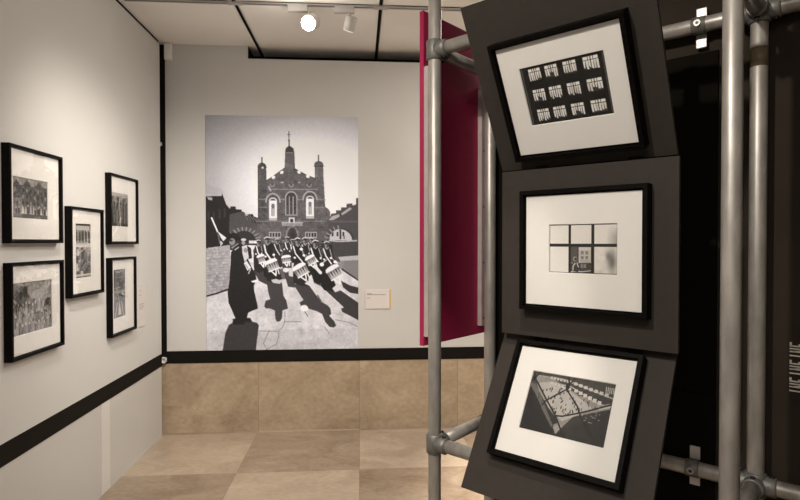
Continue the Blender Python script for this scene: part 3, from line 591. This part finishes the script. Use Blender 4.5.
NX = (1, 0, 0); RY = (0, 1, 0); UZ = (0, 0, 1)
GW = 'framed black and white photographs on the left wall'
def wall_frame(y0, y1, z0, z1, pr, img, label):
    framed((XL, y0, z0), RY, UZ, NX, y1-y0, z1-z0, None, img, (pr[0]-y0, pr[1]-y0, pr[2]-z0, pr[3]-z0), label, GW, depth=.036, border=.0125, gain=.95)
wall_frame(2.565, 3.005, 1.543, 1.987, (2.611, 2.888, 1.660, 1.845), pic_houses(), 'square black frame, upper left of the five, photograph of gabled houses')
wall_frame(2.569, 3.008, 1.014, 1.456, (2.598, 2.916, 1.123, 1.361), pic_crowd(), 'square black frame, lower left of the five, photograph of a crowd')
wall_frame(3.086, 3.465, 1.246, 1.741, (3.160, 3.331, 1.350, 1.650), pic_tall(), 'upright black frame in the middle of the five, narrow upright photograph')
wall_frame(3.563, 3.995, 1.534, 1.979, (3.594, 3.857, 1.650, 1.863), pic_march(), 'square black frame, upper right of the five, photograph of standing figures')
wall_frame(3.567, 3.952, .951, 1.449, (3.624, 3.800, 1.063, 1.371), pic_lane(), 'upright black frame, lower right of the five, next to the pale caption card')

# ------------------------------------------------------------------ scaffold display
TH = .7939; e3 = V(math.cos(TH), -math.sin(TH), 0); g3 = V(math.sin(TH), math.cos(TH), 0); n3 = -g3
PA = V(.2827, 2.0655, 0); WW, DD = .9705, .3856
PB = PA+g3*DD; PC = PA+e3*WW; PD = PC+g3*DD
ZT, ZB = 2.262, .791; R = .0243; RS = .0305
sc = thing('scaffold_frame', 'galvanised scaffold tube frame holding the display boards', 'scaffold frame', Matrix.Translation(PA))
def loc(v): return Vector(v)-PA
def upright(p, ztop):
    b = B(); tube(b, loc(p), loc(p)+V(0, 0, ztop), R, 36, bev=.003); u = obj('upright', b, M['galv'], sc)
    b = B(); q = loc(p); tube(b, q, q+V(0, 0, .006), .075, 32, bev=.002); tube(b, q+V(0, 0, .006), q+V(0, 0, .06), .0315, 28, bev=.004); obj('foot_plate', b, M['cast'], u)
    return u
uA = upright(PA, 2.8); uB = upright(PB, 2.8); uC = upright(PC, 2.8); uD = upright(PD, 2.8)
b = B(); q = loc(PD); tube(b, q+V(0, 0, 2.090), q+V(0, 0, 2.150), R+.0005, 36); tp = obj('tape', b, M['tape'], uD); tp['label'] = 'brown tape wrapped round the tube'
for z in (ZT, ZB):
    for a, c_ in ((PA, PC), (PB, PD+e3*.75), (PA, PB), (PC, PD)):
        d = (c_-a).normalized(); b = B(); tube(b, loc(a)+d*.030+V(0, 0, z), loc(c_)-d*(.030 if c_ in (PC, PB, PD) else 0)+V(0, 0, z), R, 32); obj('crossbar', b, M['galv'], sc)
    for p, dirs in ((PA, (e3, g3)), (PB, (e3, -g3)), (PC, (-e3, g3)), (PD, (-e3, e3, -g3))):
        b = B(); o_ = loc(p)+V(0, 0, z); tube(b, o_-V(0, 0, .037), o_+V(0, 0, .037), RS+.001, 32, bev=.004)
        for d in dirs: tube(b, o_+d*.010, o_+d*.058, RS, 32, bev=.0035)
        cl = obj('tube_clamp', b, M['cast'], sc)
        for d in dirs:
            s = V(0, 0, 1) if z == ZB else V(0, 0, -1)
            q = o_+d*.044+s*(RS-.002)
            b = B(); tube(b, q, q+s*.007, .0075, 14, bev=.001); obj('grub_screw', b, M['dark'], cl)
# fixing clips round the rear bars
for z, s in ((ZT, .802), (ZB, .792)):
    o_ = loc(PB)+e3*s+V(0, 0, z); b = B(); tube(b, o_-e3*.021, o_+e3*.021, R+.0035, 30, bev=.002); c_ = obj('fixing_clip', b, M['cast'], sc)
    w = .016
    for za, zb in ((.022, .066), (-.066, -.022)):
        b = B(); box(b, -w, w, -.003, .003, za, zb, bev=.0028); b.transform(basis(o_-n3*.030, e3, V(0, 0, 1), n3))
        fl = obj('flange', b, M['zinc'], c_); fl['label'] = 'bright zinc plate of the clip'
    b = B(); q = o_+n3*(R+.002); tube(b, q, q+n3*.006, .0115, 20, bev=.001); obj('screw', b, M['galv'], c_); b = B(); tube(b, q+n3*.006, q+n3*.0066, .0055, 6, smooth=False); obj('socket', b, M['dark'], c_)
# battens that carry the three boards, hidden behind them
for s in (.42, .72):
    b = B(); box(b, s-.02, s+.02, .024, .036, ZB-.02, ZT+.02); bt = obj('carrier_batten', b, M['blackstrip'], sc, Matrix.Translation(-PA) @ basis(PA, e3, UZ, n3))

# display boards: upper one leans out at its top, lower one at its foot
def board(P, v, W, Hh, label, name='display_board'):
    nn = e3.cross(v); nn = nn if nn.dot(n3) > 0 else -nn
    m = basis(P, e3, v, nn); t = thing(name, label, 'display board', m, 'dark brown boards on the scaffold frame')
    b = B(); box(b, 0, W, 0, .014, 0, Hh, bev=.0012); obj('panel', b, M['board'], t)
    for x in (.12, W-.12):
        b = B(); box(b, x-.015, x+.015, .014, .026, .05, Hh-.05); obj('back_rail', b, M['blackstrip'], t)
    return m, nn
GF = 'framed black and white photographs on the scaffold boards'
def on_board(m, nn, v, mat, pr, img, label, gain):
    bw = .0125; x0, x1, z0, z1 = mat; o_ = m @ V(x0-bw, 0, z0-bw)
    framed(o_, e3, v, nn, x1-x0+2*bw, z1-z0+2*bw, None, img, (pr[0]-x0+bw, pr[1]-x0+bw, pr[2]-z0+bw, pr[3]-z0+bw), label, GF, depth=.040, border=bw, gain=gain, glass='museum_glass')
UPV = V(0, 0, 1)
th = .4898; v = UPV*math.cos(th)+n3*math.sin(th)
m, nn = board(PA+e3*.2749+n3*(-.0275)+V(0, 0, 1.7922), v, .5586, .5429, 'topmost dark brown board, leaning out at its top, carrying the windows photograph')
on_board(m, nn, v, (.092, .4755, .052, .403), (.161, .415, .150, .327), pic_windows(), 'black frame on the topmost board, photograph of twelve curtained windows', 1.3)
m, nn = board(PA+e3*.289+V(0, 0, 1.240), UPV, .556, .545, 'middle dark brown board, hanging upright between the two leaning boards')
on_board(m, nn, UPV, (.100, .473, .1035, .4605), (.186, .3965, .2135, .362), pic_panes(), 'black frame on the middle board, photograph of a six-pane window', 1.1)
th = .5318; vd = -UPV*math.cos(th)+n3*math.sin(th); v = -vd; Hb = .544
P = PA+e3*.2766+n3*(-.0521)+V(0, 0, 1.2494)+vd*Hb
m, nn = board(P, v, .5545, Hb, 'lowest dark brown board, sloping out at its foot, carrying the playground photograph')
on_board(m, nn, v, (.089, .4675, Hb-.4135, Hb-.061), (.1545, .4145, Hb-.3265, Hb-.144), pic_yard(), 'black frame on the lowest board, playground seen through a wire fence', 1.15)

# rear partition behind the scaffold, with black sheets over part of it and white lettering
mR = basis(PB, e3, UZ, n3)
t = thing('partition_board', 'large dark brown partition behind the scaffold, white upright lettering at the right', 'partition', mR)
b = B(); box(b, -.030, 2.4, .052, .082, .0, 2.95); obj('panel', b, M['backboard'], t)
def bars(b, s0):
    """letters I N F set upright and turned a quarter, three times; the tops point left"""
    def bar(xa, xb, za, zb): box(b, xa, xb, .0508, .052, za, zb)
    pitch = .0555
    for k in range(3):
        z = 1.0860+k*.0545; hgt = .05
        bar(s0, s0+hgt, z, z+.0040)                                   # I
        for q in (.0125, .0215): bar(s0, s0+hgt, z+q, z+q+.0040)      # N
        n = 10
        for i in range(n): bar(s0+hgt*i/n, s0+hgt*(i+1)/n, z+.0125+.009*i/n, z+.0125+.009*i/n+.0030)
        bar(s0, s0+hgt, z+.0295, z+.0340); bar(s0, s0+.0055, z+.0295, z+.0430); bar(s0+.022, s0+.027, z+.0295, z+.039)   # F
b = B(); bars(b, 1.0505); lt = obj('lettering', b, M['whiteink'], t); lt['label'] = 'white lettering turned on its side'
def blk(z0, z1, label):  # thin black sheet covering the left part of the partition
    b = B(); box(b, -.022, .850, .040, .0515, z0, z1, bev=.001); o = obj('black_sheet', b, M['blacksheet']); o.matrix_world = mR
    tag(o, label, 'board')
blk(1.036, 2.183, 'tall matt black sheet over the partition behind the framed photographs')
blk(.05, 1.032, 'lower matt black sheet behind the scaffold, under the tall black sheet')

# crimson side board
mS = basis(PA-e3*.050, g3, UZ, e3)
t = thing('crimson_board', 'deep crimson board fixed to the left end of the scaffold', 'display board', mS)
b = B(); box(b, -.005, .425, 0, .019, 1.152, 2.424, bev=.001); obj('panel', b, M['maroon'], t)
for s0, s1 in ((-.003, .033), (.366, .402)):
    b = B(); box(b, s0, s1, -.020, 0, 1.188, 2.212, bev=.001); bt = obj('batten', b, M['batten'], t)
    for z in (1.22, 1.46, 1.70, 1.94, 2.18):
        b = B(); tube(b, ((s0+s1)/2, -.020, z), ((s0+s1)/2, -.0215, z), .005, 12); obj('screw', b, M['dark'], bt)

# ------------------------------------------------------------------ light: the gallery's track spots and unseen fill lights added to lift the room
WARM = (1.0, .905, .795)
def spot(name, p, t, power, ang, blend, size, col=WARM):
    d = bpy.data.lights.new(name, 'SPOT'); d.energy = power; d.spot_size = math.radians(ang); d.spot_blend = blend; d.shadow_soft_size = size; d.color = col
    o = bpy.data.objects.new(name, d); COL.objects.link(o); o.matrix_world = aim_mat(p, t); return o
def area(name, p, t, power, sx, sy, col=WARM):
    d = bpy.data.lights.new(name, 'AREA'); d.shape = 'RECTANGLE'; d.size = sx; d.size_y = sy; d.energy = power; d.color = col
    o = bpy.data.objects.new(name, d); COL.objects.link(o); o.matrix_world = aim_mat(p, t); return o
spot('track_spot_left_wall', (.1, 3.5, 3.05), (-1.567, 3.3,   .45), 108, 84, 1, .035)
spot('track_spot_boards', (-.85, .30, 3.02), (.66, 1.75, 1.45), 128, 60, .6, .04)
spot('track_spot_mural', (-.75, 2.1, 3.05), (-1.1, 4.59, .60), 240, 76, 1, .10)
spot('fill_spot_floor', (-.9, -.3, 3.05), (-.3, 3.3, 0), 45, 75, .9, .08)  # unseen fill added to brighten the floor
spot('track_spot_scaffold', (.15, .85, 3.06), (.40, 1.95, .80), 75, 24, .5, .03)
area('fill_front', (-.7, -1.2, ZC-.02), (-.7, -1.2, 0), 40, 1.6, 2.2)  # soft fill added behind the camera for general brightness
area('fill_rear', (1.35, 3.15, ZC-.03), (1.0, 3.2, 0), 86, 1.0, 1.2)  # fill added out of sight behind the boards, lifts the far walls
spot('bounce_fill_rear', (1.9, 3.2, 3.05), (1.9, 3.1, 0), 1250, 62, .6, .08)  # added to bounce light off the hidden floor onto ceiling and back wall
dl = bpy.data.lights.new('lamp_spill', 'POINT'); dl.energy = 3; dl.shadow_soft_size = .04; dl.color = WARM
dl = bpy.data.objects.new('lamp_spill', dl); COL.objects.link(dl); dl.location = Vector(P1)+V(-.02, -.10, -.05)
w = bpy.data.worlds.new('world'); SC.world = w; w.use_nodes = True
w.node_tree.nodes['Background'].inputs[0].default_value = (.03, .027, .024, 1)
SC.view_settings.view_transform = 'Standard'; SC.view_settings.look = 'None'; SC.view_settings.gamma = 1; SC.view_settings.use_curve_mapping = False
SC.view_settings.exposure = 0
